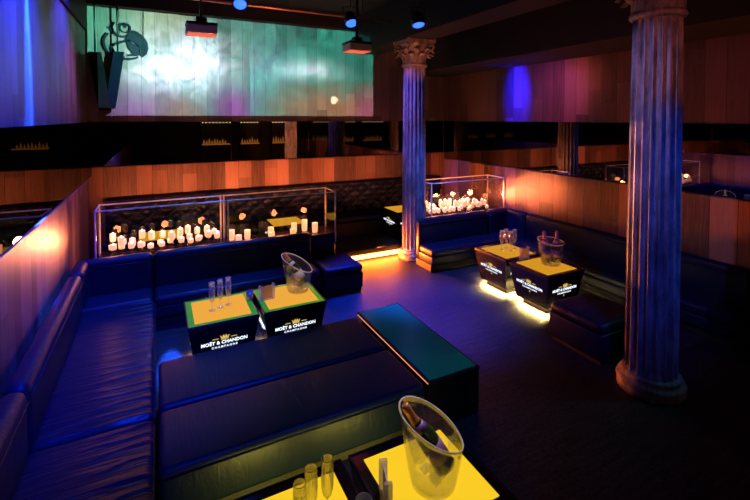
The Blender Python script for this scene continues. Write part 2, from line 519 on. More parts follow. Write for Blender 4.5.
# ------------------------------------------------------------------ columns
def make_column(loc, label):
    t = thing('column', label, 'column', loc)
    N = 18
    prof = []
    for k in range(N):
        a0 = 2 * PI * k / N
        d = 2 * PI / N
        prof += [(a0, 0), (a0 + d * .16, 0)]
        for j in range(1, 7):
            s = j / 7
            prof.append((a0 + d * (.16 + .84 * s), math.sin(PI * s) ** .75))
    bm = MB()
    rings = []
    Z = [.17, .22, .9, 1.6, 2.3, 3.0, 3.36, 3.40]
    for z in Z:
        s = z / 3.4
        R = .215 - .022 * s ** 1.6
        dep = .036 if .2 < z < 3.38 else .004
        rings.append([bm.bm.verts.new(((R - dep * q) * math.cos(a), (R - dep * q) * math.sin(a), z)) for a, q in prof])
    n = len(prof)
    for a, b in zip(rings[:-1], rings[1:]):
        for k in range(n):
            bm.bm.faces.new((a[k], a[(k + 1) % n], b[(k + 1) % n], b[k]))
    bm.build('shaft', 'plaster', t)
    MB().lathe([(0, 0), (.275, 0), (.275, .05), (.268, .055), (.282, .08), (.272, .108), (.245, .112), (.238, .13), (.25, .148), (.235, .168), (.215, .172), (0, .172)], 48).build('base', 'plaster', t, True)
    MB().lathe([(.19, 3.385), (.215, 3.395), (.228, 3.415), (.222, 3.44), (.20, 3.455), (.19, 3.46)], 48, close=True).build('neck_ring', 'plaster', t, True)
    cap = MB().lathe([(0, 3.44), (.185, 3.44), (.185, 3.52), (.19, 3.62), (.21, 3.72), (.25, 3.79), (.25, 3.80), (0, 3.80)], 40).build('capital', 'plaster', t, True)
    def leaf(ang, z0, h, out, w):
        bm = MB()
        n, m = 9, 6
        g = []
        for i in range(n + 1):
            s = i / n
            rr = .192 + .012 * s + out * max(0, s - .45) ** 1.5 * 3.2
            z = z0 + h * (s - max(0, s - .8) ** 2 * 9)
            row = []
            for j in range(m + 1):
                q = j / m * 2 - 1
                ww = w * (1 - .35 * s) * (1 + .22 * math.cos(s * 18)) * (1 if s < .85 else .6)
                lo = rr + .012 * (1 - abs(q)) + (.008 if j % 2 else 0)
                a = ang + q * ww / rr
                row.append((lo * math.cos(a), lo * math.sin(a), z))
            g.append(row)
        top = [[bm.bm.verts.new(p) for p in r] for r in g]
        inn = [[bm.bm.verts.new((p[0] * .93, p[1] * .93, p[2] - .004)) for p in r] for r in g]
        for i in range(n):
            for j in range(m):
                bm.bm.faces.new((top[i][j], top[i][j + 1], top[i + 1][j + 1], top[i + 1][j]))
                bm.bm.faces.new((inn[i][j], inn[i + 1][j], inn[i + 1][j + 1], inn[i][j + 1]))
        for i in range(n):
            bm.bm.faces.new((top[i][0], top[i + 1][0], inn[i + 1][0], inn[i][0]))
            bm.bm.faces.new((top[i][m], inn[i][m], inn[i + 1][m], top[i + 1][m]))
        for j in range(m):
            bm.bm.faces.new((top[n][j], top[n][j + 1], inn[n][j + 1], inn[n][j]))
        bm.build('acanthus_leaf', 'plaster', cap, True)
    for k in range(8):
        leaf(2 * PI * k / 8, 3.455, .19, .10, .07)
        leaf(2 * PI * (k + .5) / 8, 3.46, .29, .12, .06)
    for k in range(4):
        for s in (-1, 1):
            a = PI / 4 + k * PI / 2
            d = Vector((math.cos(a), math.sin(a), 0)); p = Vector((-d.y, d.x, 0))
            pts, rads = [], []
            for i in range(26):
                th = i / 25 * 2.6 * PI
                r = .06 * (1 - i / 25 * .8)
                pts.append(d * (.295 + r * math.sin(th)) + p * s * (.022 + .03 * (1 - i / 25)) + Vector((0, 0, 3.735 + r * math.cos(th))))
                rads.append(.017 - .008 * i / 25)
            MB().tube(pts, .01, 7, rads).build('volute', 'plaster', cap, True)
    bm = MB()
    poly = []
    for k in range(4):
        a = PI / 4 + k * PI / 2
        b = a + PI / 2
        ca, cb = Vector((math.cos(a), math.sin(a))) * .385, Vector((math.cos(b), math.sin(b))) * .385
        mid = (ca + cb).normalized() * .235
        for i in range(10):
            s = i / 10
            if s < .05:
                e = Vector((-math.sin(a), math.cos(a))) * .03
                poly += [tuple(ca - e), tuple(ca + e)]
            else:
                q = ca * (1 - s) ** 2 + (mid * 2 - (ca + cb) / 2) * 2 * s * (1 - s) + cb * s ** 2
                poly.append(tuple(q))
    bm.prism(poly, lambda u, v, w: (u, v, 3.80 + w), .062)
    bm.build('abacus', 'plaster', t)
    return t
col_near = make_column((4.085, 2.41, 0), 'tall fluted column nearest the camera on the right')
col_far = dup(col_near, (4.10, 6.57, .0), label='fluted column with leafy capital at the left end of the right sofa')

# ------------------------------------------------------------------ seating
def seat_cushion(lo, hi, crease_mat, r=.055):
    return MB().box(lo, hi, r, 5)

def sofa(name, label, loc, L, depth, back, run, creased, ends=(), h=.38, hb=.80, bt=.15):
    """a straight bench sofa in its own frame: length along x, back at y = 0 .. -bt, seat in front (towards -y)."""
    t = thing(name, label, 'sofa', loc, run)
    MB().box((.01, -depth + .05, 0), (L - .01, -.02, .12), .01, 1).build('plinth', 'plinth', t)
    MB().box((0, -depth, .12), (L, -bt + .03, .26), .02, 3).build('seat_base', 'leather', t, True)
    MB().box((0, -depth - .012, .245), (L, -bt + .02, h), .05, 5).build('seat', creased, t, True)
    if back:
        MB().box((0, -bt, .12), (L, 0, hb), .065, 6).build('backrest', 'leather', t, True)
        MB().tube([(.03, -bt - .003, hb - .09), (L - .03, -bt - .003, hb - .09)], .006, 6).build('piping', 'leather', t, True)
    MB().tube([(.03, -depth - .012, h - .048), (L - .03, -depth - .012, h - .048)], .007, 6).build('piping', 'leather', t, True)
    return t
# left run: back along x = -.88, seat facing +x. local x -> world -y after rotation
# rotation +90deg: local x -> world +y, local y -> world -x ; so back (y=0) sits at the low-x side
sofa('sofa', 'long black leather sofa along the left wall, from the corner to the first seam', (-.875, 3.46, 0), 2.20, .84, True, PI / 2, 'leather_wrinkled')
sofa('sofa', 'black leather sofa along the left wall, nearest the camera at bottom left', (-.875, .55, 0), 2.895, .84, True, PI / 2, 'leather_wrinkled')
t = sofa('sofa', 'black leather corner sofa piece under the left end of the long candle box', (-.875, 6.25, 0), .825, .545, True, 0, 'leather_seat_y')
MB().box((0, -.545, .12), (.15, -.03, .80), .065, 6).build('backrest', 'leather', t, True)
sofa('sofa', 'black leather sofa running under the left candle box, behind the two lit tables', (-.035, 6.25, 0), 2.075, .545, True, 0, 'leather_seat_x')
# right group
sofa('sofa', 'black leather sofa in front of the right candle box, next to the far column', (3.93, 6.27, 0), 1.51, .53, True, 0, 'leather_seat_x')
t = sofa('sofa', 'black leather corner sofa piece where the right wainscot meets the right candle box', (5.455, 6.27, 0), .56, .58, True, 0, 'leather_seat_y')
MB().box((.41, -.58, .12), (.56, -.03, .80), .065, 6).build('backrest', 'leather', t, True)
sofa('sofa', 'long black leather sofa against the right wainscot, behind the two lit tables', (6.015, 5.67, 0), 3.3, .545, True, -PI / 2, 'leather_seat_y')

def bench(label, lo, hi, creased):
    t = thing('bench', label, 'bench', ((lo[0] + hi[0]) / 2, (lo[1] + hi[1]) / 2, 0))
    w, d = (hi[0] - lo[0]) / 2, (hi[1] - lo[1]) / 2
    MB().box((-w + .03, -d + .03, 0), (w - .03, d - .03, .09), .01, 1).build('plinth', 'plinth', t)
    MB().box((-w, -d, .07), (w, d, .385), .045, 5).build('seat', creased, t, True)
    for s in (-1, 1):
        MB().tube([(-w + .04, s * (d + .001), .338), (w - .04, s * (d + .001), .338)], .007, 6).build('piping', 'leather', t, True)
    return t
bench('wide black leather bench in front of the two lit tables', (.005, 3.51), (1.90, 4.20), 'leather_seat_y')
bench('wide black leather bench nearest the camera, front side lit by the yellow tables', (.005, 2.86), (1.90, 3.485), 'leather_seat_y')
def pouf(label, lo, hi, h, r=.045):
    t = thing('ottoman', label, 'ottoman', ((lo[0] + hi[0]) / 2, (lo[1] + hi[1]) / 2, 0))
    w, d = (hi[0] - lo[0]) / 2, (hi[1] - lo[1]) / 2
    MB().box((-w + .02, -d + .02, 0), (w - .02, d - .02, .05), .01, 1).build('plinth', 'plinth', t)
    MB().box((-w, -d, .05), (w, d, h - .11), .02, 3).build('body', 'leather', t, True)
    MB().box((-w, -d, h - .115), (w, d, h), r, 5).build('seat', 'leather_seat_x', t, True)
    return t
pouf('black leather cube ottoman at the right end of the rear left sofa', (2.07, 5.64), (2.66, 6.30), .385)
pouf('rounded black leather ottoman in front of the right tables, beside the near column', (3.95, 2.80), (4.62, 3.46), .43, .07)

# glass-topped end table beside the benches
t = thing('side_table', 'black low table with dark blue glass top beside the benches', 'table', (2.18, 3.55, 0))
MB().box((-.255, -.69, 0), (.255, .69, .375), .008, 2).build('body', 'table_black', t)
MB().box((-.26, -.695, .375), (.26, .695, .398), .004, 1).build('frame', 'rim', t)
MB().box((-.238, -.673, .398), (.238, .673, .403)).build('glass_top', 'glass_top', t)
tag(MB().box((-.2665, -.69, .384), (-.2605, .66, .392), .002, 1).build('glow_strip', 'edge_glint_red', t), 'salmon reflection along the edge, painted as a glowing strip')  # reflection of warm light on the table edge, painted as an emissive strip

# tufted banquette along the rear wall
t = thing('banquette', 'black button-tufted banquette along the rear wall under the wainscot', 'sofa', (2.5, YB - .07, .17))
bm = MB()
W, Hh = 6.6, .56
nx, nz = 264, 24
g = []
for j in range(nz + 1):
    row = []
    for i in range(nx + 1):
        x, z = -W / 2 + W * i / nx, Hh * j / nz
        u, v = x / .15, z / .11
        q = abs(math.sin((u + v) * PI / 2) * math.sin((u - v) * PI / 2)) ** .5
        row.append(bm.bm.verts.new((x + .05, -.14 - .055 * q, .42 + z)))
    g.append(row)
for j in range(nz):
    for i in range(nx):
        bm.bm.faces.new((g[j][i], g[j][i + 1], g[j + 1][i + 1], g[j + 1][i]))
bm.box((-W / 2 + .05, -.135, .1), (W / 2 + .05, -.005, 1.0), .01, 1)
bm.build('backrest', 'leather', t, True)
MB().box((-3.3, -.62, 0.001), (3.4, -.20, .27), .01, 1).build('seat_base', 'plinth', t)
MB().box((-3.3, -.64, .27), (3.4, -.19, .40), .05, 4).build('seat', 'leather', t, True)

# ------------------------------------------------------------------ lit champagne tables
def text_mesh(s, size, off=0.0, ext=.0008, space=1.0):
    cu = bpy.data.curves.new('lettering', 'FONT')
    cu.body = s; cu.size = size; cu.align_x = 'CENTER'; cu.align_y = 'CENTER'
    cu.extrude = ext; cu.offset = off; cu.space_character = space; cu.resolution_u = 3
    o = bpy.data.objects.new('lettering', cu)
    COL.objects.link(o)
    bpy.context.view_layer.update()
    dg = bpy.context.evaluated_depsgraph_get()
    me = bpy.data.meshes.new_from_object(o.evaluated_get(dg))
    bpy.data.objects.remove(o); bpy.data.curves.remove(cu)
    return me
ME_BIG = text_mesh('MO\u00cbT & CHANDON', .056, .0014, space=1.04)
w_big = max(v.co.x for v in ME_BIG.vertices) - min(v.co.x for v in ME_BIG.vertices)
k_big = .43 / w_big
for v in ME_BIG.vertices: v.co = Vector((v.co.x * k_big, v.co.y * k_big * 1.05, v.co.z))
ME_SMALL = text_mesh('CHAMPAGNE', .03, .0004, space=1.5)
w_s = max(v.co.x for v in ME_SMALL.vertices) - min(v.co.x for v in ME_SMALL.vertices)
for v in ME_SMALL.vertices: v.co = Vector((v.co.x * .24 / w_s, v.co.y * .24 / w_s, v.co.z))
for me, mt in ((ME_BIG, 'white_lit'), (ME_SMALL, 'white_lit')):
    me.materials.clear(); me.materials.append(M[mt])
def crown_mesh():
    bm = MB()
    P = [(-.034, .0), (.034, 0), (.044, .036), (.022, .018), (.012, .044), (0, .02), (-.012, .044), (-.022, .018), (-.044, .036)]
    bm.prism(P, lambda u, v, w: (u, v, w), .0015)
    bm.box((-.036, -.010, 0), (.036, -.003, .0015))
    for s in (-1, 1):
        bm.box((s * .058 - .0 if s > 0 else -.115, .001, 0), (.115 if s > 0 else -.058, .008, .0012))
    bmesh.ops.recalc_face_normals(bm.bm, faces=bm.bm.faces)
    me = bpy.data.meshes.new('crown'); bm.bm.to_mesh(me); bm.bm.free(); me.materials.append(M['gold_lit']); return me
ME_CROWN = crown_mesh()
def star_mesh():
    bm = MB()
    P = [((.015 if k % 2 == 0 else .006) * math.sin(2 * PI * k / 10), (.015 if k % 2 == 0 else .006) * math.cos(2 * PI * k / 10)) for k in range(10)]
    bm.prism(P, lambda u, v, w: (u, v, w), .0015)
    bmesh.ops.recalc_face_normals(bm.bm, faces=bm.bm.faces)
    me = bpy.data.meshes.new('star'); bm.bm.to_mesh(me); bm.bm.free(); me.materials.append(M['gold_lit']); return me
ME_STAR = star_mesh()
def mobj(name, me, parent, mat4):
    o = bpy.data.objects.new(name, me); COL.objects.link(o); o.parent = parent
    o.matrix_local = mat4
    return o
TT, TB, H0, H1, ZT, ZB = .335, .265, .265, .335, .53, .075
def champagne_table(label, loc, panel, margin, group=None):
    t = thing('champagne_table', label, 'table', loc, 0, group)
    MB().box((-.20, -.20, 0), (.20, .20, ZB), .004, 1).build('base', 'plinth', t)
    MB().frustum(0, 0, ZB, ZT - .03, H0, H1 - .004, .004).build('body', 'table_black', t)
    # rim: a square frame
    bm = MB()
    for (a, b) in (((-H1, -H1), (H1, -H1 + .013)), ((-H1, H1 - .013), (H1, H1)), ((-H1, -H1 + .014), (-H1 + .013, H1 - .013)), ((H1 - .013, -H1 + .013), (H1, H1 - .013))):
        bm.box((a[0], a[1], ZT - .032), (b[0], b[1], ZT), .002, 1)
    bm.build('rim', 'rim', t)
    MB().box((-H1 + .014, -H1 + .014, ZT - .03), (H1 - .014, H1 - .014, ZT - .006)).build('table_top', margin, t)
    tag(MB().box((-.266, -.266, ZT - .0055), (.266, .266, ZT - .001)).build('light_panel', panel, t), 'glowing yellow square panel')
    slope = math.atan((H1 - H0) / (ZT - .03 - ZB))
    zc = .315
    hc = H0 + (H1 - .004 - H0) * (zc - ZB) / (ZT - .03 - ZB)
    for k in range(4):
        rot = Matrix.Rotation(k * PI / 2, 4, 'Z')
        face = rot @ Matrix.Translation((0, -hc - .0015, zc)) @ Matrix.Rotation(PI / 2 + slope, 4, 'X')
        lg = mobj('lettering', ME_BIG, t, face)
        mobj('small_lettering', ME_SMALL, lg, Matrix.Translation((0, -.047, 0)))
        mobj('crown', ME_CROWN, lg, Matrix.Translation((0, .040, 0)))
        mobj('star', ME_STAR, lg, Matrix.Translation((0, -.083, 0)))
    return t
TABLES = {}
def ct(key, label, xy, panel, margin, z=0.0, glow=0.0, back=0.0, gcol=(1, .62, .22)):
    t = champagne_table(label, (xy[0], xy[1], z), panel, margin)
    TABLES[key] = t
    if glow:
        for a, (dx, dy, sx, sy) in enumerate(((-.235, 0, .05, .46), (.235, 0, .05, .46), (0, -.235, .42, .05), (0, .235, .42, .05))):
            o = light('under_table_led', 'AREA', (dx, dy, ZB - .012), glow / 4, gcol, target=(dx + .5 * (dx > .1) - .5 * (dx < -.1), dy + .5 * (dy > .1) - .5 * (dy < -.1), ZB - .8), sx=max(sx, sy), sy=.04, parent=t)
            if a == 3 and back:
                light('under_table_led', 'AREA', (0, .262, .062), back, (1, .80, .10), target=(0, 1.2, .16), sx=.44, sy=.03, parent=t)
    return t
ct('A', 'tapered black table with green-edged lit top holding three flutes, by the bench', (.585, 4.72), 'panel_amber', 'edge_green', glow=9)
ct('B', 'tapered black table with green-edged lit top holding a slanted ice bucket, beside the bench', (1.297, 4.72), 'panel_amber', 'edge_green', glow=9)
ct('C', 'foreground black table with yellow lit top holding three flutes, at the bottom edge', (.612, 1.985), 'panel_yellow', 'edge_black', glow=6, back=3.5)
ct('D', 'foreground black table with yellow lit top holding the large slanted ice bucket', (1.330, 1.985), 'panel_yellow', 'edge_black', glow=6, back=3.5)
ct('E', 'tapered black table with lit top holding flutes, farther one of the right pair', (4.64, 4.835), 'panel_orange', 'edge_black', glow=120, gcol=(1, .70, .22))
ct('F', 'black table with lit top holding a bucket of two bottles, in the right pair', (4.64, 4.115), 'panel_orange', 'edge_black', glow=120, gcol=(1, .70, .22))
ct('G', 'black table with orange lit top seen through the left glass panel, on the rear platform', (.02, 7.42), 'panel_orange', 'edge_black', .17)
ct('H', 'black table with orange lit top seen through the right glass panel, on the rear platform', (2.0, 7.42), 'panel_orange', 'edge_black', .17)
ct('I', 'black table with orange lit top just left of the far column, on the rear platform', (4.36, 7.42), 'panel_orange', 'edge_black', .17)

# ------------------------------------------------------------------ glassware, bottles, buckets
def make_flute(label, loc, group=None):
    t = thing('champagne_flute', label, 'glass', loc, 0, group)
    MB().lathe([(0, .0), (.032, .0), (.033, .002), (.02, .005), (.005, .012), (.0045, .06), (.005, .085), (0, .086)], 20).build('stem', 'flute', t, True)
    MB().lathe([(0, .086), (.012, .09), (.022, .105), (.030, .14), (.0325, .19), (.0315, .24), (.029, .285), (.0275, .285), (.030, .24), (.031, .19), (.0285, .14), (.020, .108), (.010, .094), (0, .092)], 24).build('bowl', 'flute', t, True)
    MB().tube([(.0285 * math.cos(2 * PI * k / 24), .0285 * math.sin(2 * PI * k / 24), .286) for k in range(25)], .0014, 5).build('rim', M['rim_clear'], t, True)
    return t
ZS = ZT + .001
f0 = make_flute('champagne flute on the lit table by the bench, leftmost of its three', (.50, 4.69, ZS))
def fl(x, y, label, z=ZS): return dup(f0, (x, y, z), label=label)
fl(.585, 4.73, 'champagne flute on the lit table by the bench, middle of its three')
fl(.67, 4.76, 'champagne flute on the lit table by the bench, rightmost of its three')
fl(.59, 1.94, 'champagne flute on the foreground yellow table, leftmost of its three')
fl(.665, 2.00, 'champagne flute on the foreground yellow table, middle of its three')
fl(.755, 2.02, 'champagne flute on the foreground yellow table, rightmost of its three')
fl(4.60, 4.90, 'champagne flute on the farther right table, leftmost of its four')
fl(4.72, 4.93, 'champagne flute on the farther right table, second from the left')
fl(4.69, 4.80, 'champagne flute on the farther right table, nearest of its four')
fl(4.82, 4.86, 'champagne flute on the farther right table, rightmost of its four')

def make_bucket(label, loc, ang, dh=.095, hm=.315, r0=.118, r1=.178):
    t = thing('ice_bucket', label, 'ice bucket', loc)
    bm = MB()
    N, K = 48, 10
    def ring(rf, zf):
        return [bm.bm.verts.new((rf(a) * math.cos(a), rf(a) * math.sin(a), zf(a))) for a in (2 * PI * k / N for k in range(N))]
    def Ht(a): return hm + dh * math.cos(a - ang)
    th = .006
    rings = [[bm.bm.verts.new((0, 0, 0))]]
    rings.append(ring(lambda a: r0, lambda a: 0.0))
    def rad(z): return r0 + (r1 - r0) * (max(z, 0) / hm) ** .8 * .93
    for i in range(1, K + 1):
        s = i / K
        rings.append(ring(lambda a: rad(Ht(a) * s), lambda a: Ht(a) * s))
    for i in range(K, -1, -1):
        s = i / K
        rings.append(ring(lambda a: rad(Ht(a) * s) - th, lambda a: max(.014, Ht(a) * s) ))
    rings.append([bm.bm.verts.new((0, 0, .014))])
    for a, b in zip(rings[:-1], rings[1:]):
        for k in range(N):
            k2 = (k + 1) % N
            if len(a) == 1: bm.bm.faces.new((a[0], b[k2], b[k]))
            elif len(b) == 1: bm.bm.faces.new((a[k], a[k2], b[0]))
            else: bm.bm.faces.new((a[k], a[k2], b[k2], b[k]))
    bm.build('shell', 'bucket', t, True)
    pts = [((rad(Ht(a)) - .003) * math.cos(a), (rad(Ht(a)) - .003) * math.sin(a), Ht(a) + .001) for a in (2 * PI * k / 60 for k in range(61))]
    MB().tube(pts, .0055, 6).build('rim', M['rim_clear'], t, True)
    return t
def make_bottle(label, base, tip, foil, lab, size=1.28):
    base, tip = Vector(base), Vector(tip)
    t = thing('champagne_bottle', label, 'bottle', base)
    t.scale = (size, size, size)
    t.rotation_euler = (tip - base).to_track_quat('Z', 'Y').to_euler()
    MB().lathe([(0, .006), (.028, .002), (.042, .0), (.0445, .006), (.0445, .15), (.042, .175), (.031, .205), (.021, .235), (.0168, .25), (.0160, .255), (0, .255)], 28).build('glass_body', 'bottle', t, True)
    MB().lathe([(.0208, .237), (.0178, .25), (.0172, .29), (.0192, .295), (.0192, .305), (.017, .318), (.009, .324), (0, .325)], 20).build('neck_foil', foil, t, True)
    MB().lathe([(.0450, .05), (.0450, .125), (.0446, .125), (.0446, .05)], 28, close=True).build('bottle_label', lab, t, True)
    MB().lathe([(.0345, .196), (.0245, .226), (.024, .226), (.034, .196)], 24, close=True).build('shoulder_label', lab, t, True)
    return t
def make_ice(loc, r, label, n=14, seed=3):
    rr = random.Random(seed)
    bm = MB()
    for i in range(n):
        a = rr.uniform(0, 2 * PI); d = r * math.sqrt(rr.uniform(0, 1)) * .72
        s = rr.uniform(.014, .02)
        mt = Matrix.Translation((d * math.cos(a), d * math.sin(a), .02 + .022 * (i % 4))) @ Euler((rr.uniform(0, 3), rr.uniform(0, 3), 0)).to_matrix().to_4x4()
        bm.box((-s, -s, -s), (s, s, s), .004, 1, mt)
    o = bm.build('ice_cubes', 'ice', None, False, loc)
    return tag(o, label, 'ice', kind='stuff')

def at_dir(c, r, deg, z): return (c[0] + r * math.cos(math.radians(deg)), c[1] + r * math.sin(math.radians(deg)), z)
cD = (1.335, 1.945)
make_bucket('large clear slanted ice bucket on the foreground yellow table', (*cD, ZS), math.radians(153))
make_bottle('champagne bottle leaning out of the foreground ice bucket', at_dir(cD, .07, -27, ZS + .085), at_dir(cD, .19, 155, ZS + .475), 'foil_gold', 'foil_purple')
make_ice((*cD, ZS + .015), .11, 'ice cubes at the bottom of the foreground bucket')
cB = (1.44, 4.80)
make_bucket('clear slanted ice bucket on the green-edged table by the bench', (*cB, ZS), math.radians(153))
make_bottle('dark champagne bottle leaning out of the ice bucket by the bench', at_dir(cB, .07, -27, ZS + .085), at_dir(cB, .19, 155, ZS + .475), 'foil_gold', 'label_cream')
make_ice((*cB, ZS + .015), .11, 'ice cubes at the bottom of the bucket by the bench', 26, 5)
cF = (4.74, 4.12)
make_bucket('clear round ice bucket with two bottles on the nearer right table', (*cF, ZS), math.radians(110), .02, .315)
make_bottle('champagne bottle with rose foil standing in the right bucket, left of two', at_dir(cF, .058, 150, ZS + .03), at_dir(cF, .085, 140, ZS + .375), 'foil_pink', 'foil_pink')
make_bottle('champagne bottle with rose foil standing in the right bucket, right of two', at_dir(cF, .058, -30, ZS + .03), at_dir(cF, .09, -10, ZS + .37), 'foil_pink', 'foil_pink')
make_ice((*cF, ZS + .015), .10, 'ice cubes at the bottom of the right bucket', 12, 9)

def menu_holder(label, loc, rz, card):
    t = thing('menu_holder', label, 'menu holder', loc, rz)
    bm = MB()
    bm.box((-.085, -.022, 0), (-.063, .022, .165), .003, 2)
    bm.box((.063, -.022, 0), (.085, .022, .165), .003, 2)
    bm.box((-.063, -.022, 0), (.063, .022, .012), .002, 1)
    bm.build('acrylic_stand', 'acrylic', t)
    tag(MB().box((-.0625, -.004, .013), (.0625, .004, .15)).build('card', card, t), 'printed card held between two acrylic posts')
    return t
menu_holder('small acrylic menu holder between the two green-edged tables', (1.06, 4.70, ZS), .12, 'menu_card_gold')
menu_holder('small acrylic menu holder on the foreground tables beside the tumbler', (1.045, 1.95, ZS), 1.25, 'menu_card')
menu_holder('small acrylic menu holder between the two right tables', (4.57, 4.425, ZS), .1, 'menu_card_gold')
def tumbler(label, loc):
    t = thing('tumbler', label, 'cup', loc)
    MB().lathe([(0, 0), (.032, 0), (.034, .004), (.042, .09), (.0395, .09), (.032, .008), (0, .008)], 24).build('cup', 'pewter', t, True)
    MB().lathe([(0, .06), (.02, .062), (.0365, .058), (.035, .05), (0, .05)], 20).build('water', 'glass_top', t, True)
    return t
tumbler('small metal tumbler on the foreground table, left of the menu holder', (.912, 1.93, ZT - .005))
tumbler('small metal tumbler on the green-edged table, left of the menu holder', (.895, 4.80, ZT - .005))

# ------------------------------------------------------------------ glass candle boxes
def candle_box(label, x0, x1, y0, y1, joints, end_left=True, end_right=True):
    t = thing('candle_box', label, 'planter', ((x0 + x1) / 2, (y0 + y1) / 2, 0))
    cx, cy = (x0 + x1) / 2, (y0 + y1) / 2
    a, b, c, d = x0 - cx, x1 - cx, y0 - cy, y1 - cy
    MB().box((a + .005, c + .005, 0), (b - .005, d - .005, .70), .004, 1).build('ledge', 'table_black', t)
    zl, zh = .702, 1.335
    xs = [a] + [j - cx for j in joints] + [b]
    for yy in (c, d):
        for p, q in zip(xs[:-1], xs[1:]):
            MB().box((p + .012, yy - .004, zl), (q - .012, yy + .004, zh)).build('glass_pane', 'pane', t)
        for p, q in zip(xs[:-1], xs[1:]):
            MB().box((p + .005, yy - .008, zh), (q - .005, yy + .008, zh + .016), .002, 1).build('top_rail', 'chrome', t)
        for x in xs:
            for s in ((-1, 1) if x not in (a, b) else (0,)):
                MB().box((x + s * .022 - .010, yy - .010, .56), (x + s * .022 + .010, yy + .010, zh + .018), .002, 1).build('post', 'chrome', t)
    for xx, on in ((a, end_left), (b, end_right)):
        if on:
            MB().box((xx - .004, c + .012, zl), (xx + .004, d - .012, zh)).build('glass_pane', 'pane', t)
            MB().box((xx - .008, c + .01, zh), (xx + .008, d - .01, zh + .016), .002, 1).build('top_rail', 'chrome', t)
    return t
candle_box('long glass-sided candle box behind the rear left sofa', -.68, 2.50, 6.33, 6.78, [.87])
candle_box('glass-sided candle box full of candles in the right rear corner', 4.32, 6.00, 6.34, 6.80, [])

def make_candle(loc, label, group, h=.10, r=.03, foot=.0):
    """a lit votive: frosted cup (on a glass stem when foot > 0), wax and flame"""
    t = thing('candle', label, 'candle', loc, 0, group)
    if foot:
        MB().lathe([(0, 0), (.026, 0), (.026, .004), (.006, .010), (.005, foot - .01), (.02, foot), (0, foot)], 12).build('stem', 'votive', t, True)
    MB().lathe([(0, foot + .004), (r * .85, foot + .004), (r * .85, foot + h * .55), (0, foot + h * .55)], 12).build('wax', 'wax', t, True)
    MB().lathe([(r * .9, foot), (r, foot + h * .3), (r, foot + h), (r * .93, foot + h), (r * .92, foot + h * .3), (r * .84, foot + .002), (0, foot + .002)], 14).build('glass_holder', 'frosted', t, True)
    MB().lathe([(0, foot + h * .56), (.010, foot + h * .56 + .008), (.013, foot + h * .56 + .018), (.007, foot + h * .56 + .032), (0, foot + h * .56 + .044)], 8).build('flame', 'flame', t, True)
    return t
ZC = .701
c_small = make_candle((-.5, 6.45, ZC), 'lit votive candle in the left panel of the long candle box', 'votive candles in the left glass panel', .07, .037, .11)
c_tall = make_candle((1.05, 6.45, ZC), 'lit pillar candle in the right panel of the long candle box', 'pillar candles in the right glass panel', .11, .044)
c_far = make_candle((4.45, 6.45, ZC), 'lit votive candle massed in the right rear corner candle box', 'candles in the right rear candle box', .07, .034, .09)
def cand(src, x, y, s=1.0):
    c = copy_tree(src); c.location = (x, y, ZC); c.scale = (1, 1, s)
    return c
LP = []
rr = random.Random(11)
for row, yy in enumerate((6.42, 6.55, 6.68)):
    for k in range(12):
        x = -.53 + k * .117 + rr.uniform(-.018, .018)
        if row == 0 and k == 0: continue
        cand(c_small, x, yy + rr.uniform(-.018, .018), rr.choice((.8, 1.0, 1.25, 1.5)))
for x, y, s in ((1.2, 6.60, 1.2), (1.52, 6.42, .95), (1.55, 6.60, 1.2), (1.85, 6.44, 1.0), (1.93, 6.66, 1.3), (2.10, 6.66, 1.6), (2.22, 6.50, 1.35), (.98, 6.64, 1.35)):
    cand(c_tall, x, y, s)
for row, yy in enumerate((6.42, 6.51, 6.60, 6.70)):
    for k in range(12):
        x = 4.42 + k * .112 + rr.uniform(-.018, .018)
        if row == 0 and k == 0: continue
        cand(c_far, x, yy + rr.uniform(-.008, .008), rr.choice((.8, 1.0, 1.3, 1.6)))
WARM = (1, .25, .09)
KL, KR = 6, 13
for x in (-.5, .1, .6, 1.2, 1.7, 2.2):
    light('candle_glow', 'POINT', (x, 6.55, .95), KL, WARM, size=.05)
for x in (4.5, 4.9, 5.3, 5.75):
    light('candle_glow', 'POINT', (x, 6.57, .97), KR, WARM, size=.05)
def warm(loc, target, e, cone, blend=.7):  # added unseen spots, push candle warmth onto the wainscots and far column
    light('candle_fill_spot', 'SPOT', loc, e, WARM, target=target, size=.06, cone=cone, blend=blend)
for x, e in ((-.4, 60), (.5, 85), (1.5, 110), (2.5, 100), (3.6, 60)):
    warm((x, 6.9, 1.0), (x + .15, 8.4, 1.42), e, 64)
warm((-.45, 6.5, 1.0), (-.93, 5.75, 1.27), 80, 62)
warm((-.45, 6.4, 1.05), (-.93, 4.8, 1.25), 60, 34)
warm((5.72, 6.55, 1.0), (6.1, 6.1, 1.15), 110, 70)
warm((5.2, 6.5, 1.08), (6.1, 5.6, 1.2), 330, 42)
warm((5.0, 6.5, 1.15), (6.1, 4.8, 1.2), 75, 18)
warm((4.8, 6.52, 1.0), (4.12, 6.55, 2.05), 90, 60)
warm((5.0, 6.7, 1.0), (6.1, 7.5, 1.2), 60, 70)

# amber strip on the platform step
o = MB().box((2.62, 6.842, .02), (4.0, 6.866, .085), .002, 1).build('glow_strip', 'led_amber')
tag(o, 'glowing amber light strip along the step between the candle boxes', 'light')
light('step_glow', 'AREA', (3.3, 6.82, .10), 30, (1, .15, .015), target=(3.3, 6.3, -.2), sx=1.3, sy=.06)
light('step_glow', 'AREA', (3.4, 6.80, .16), 75, (1, .17, .02), target=(3.95, 6.0, .25), sx=.5, sy=.1)

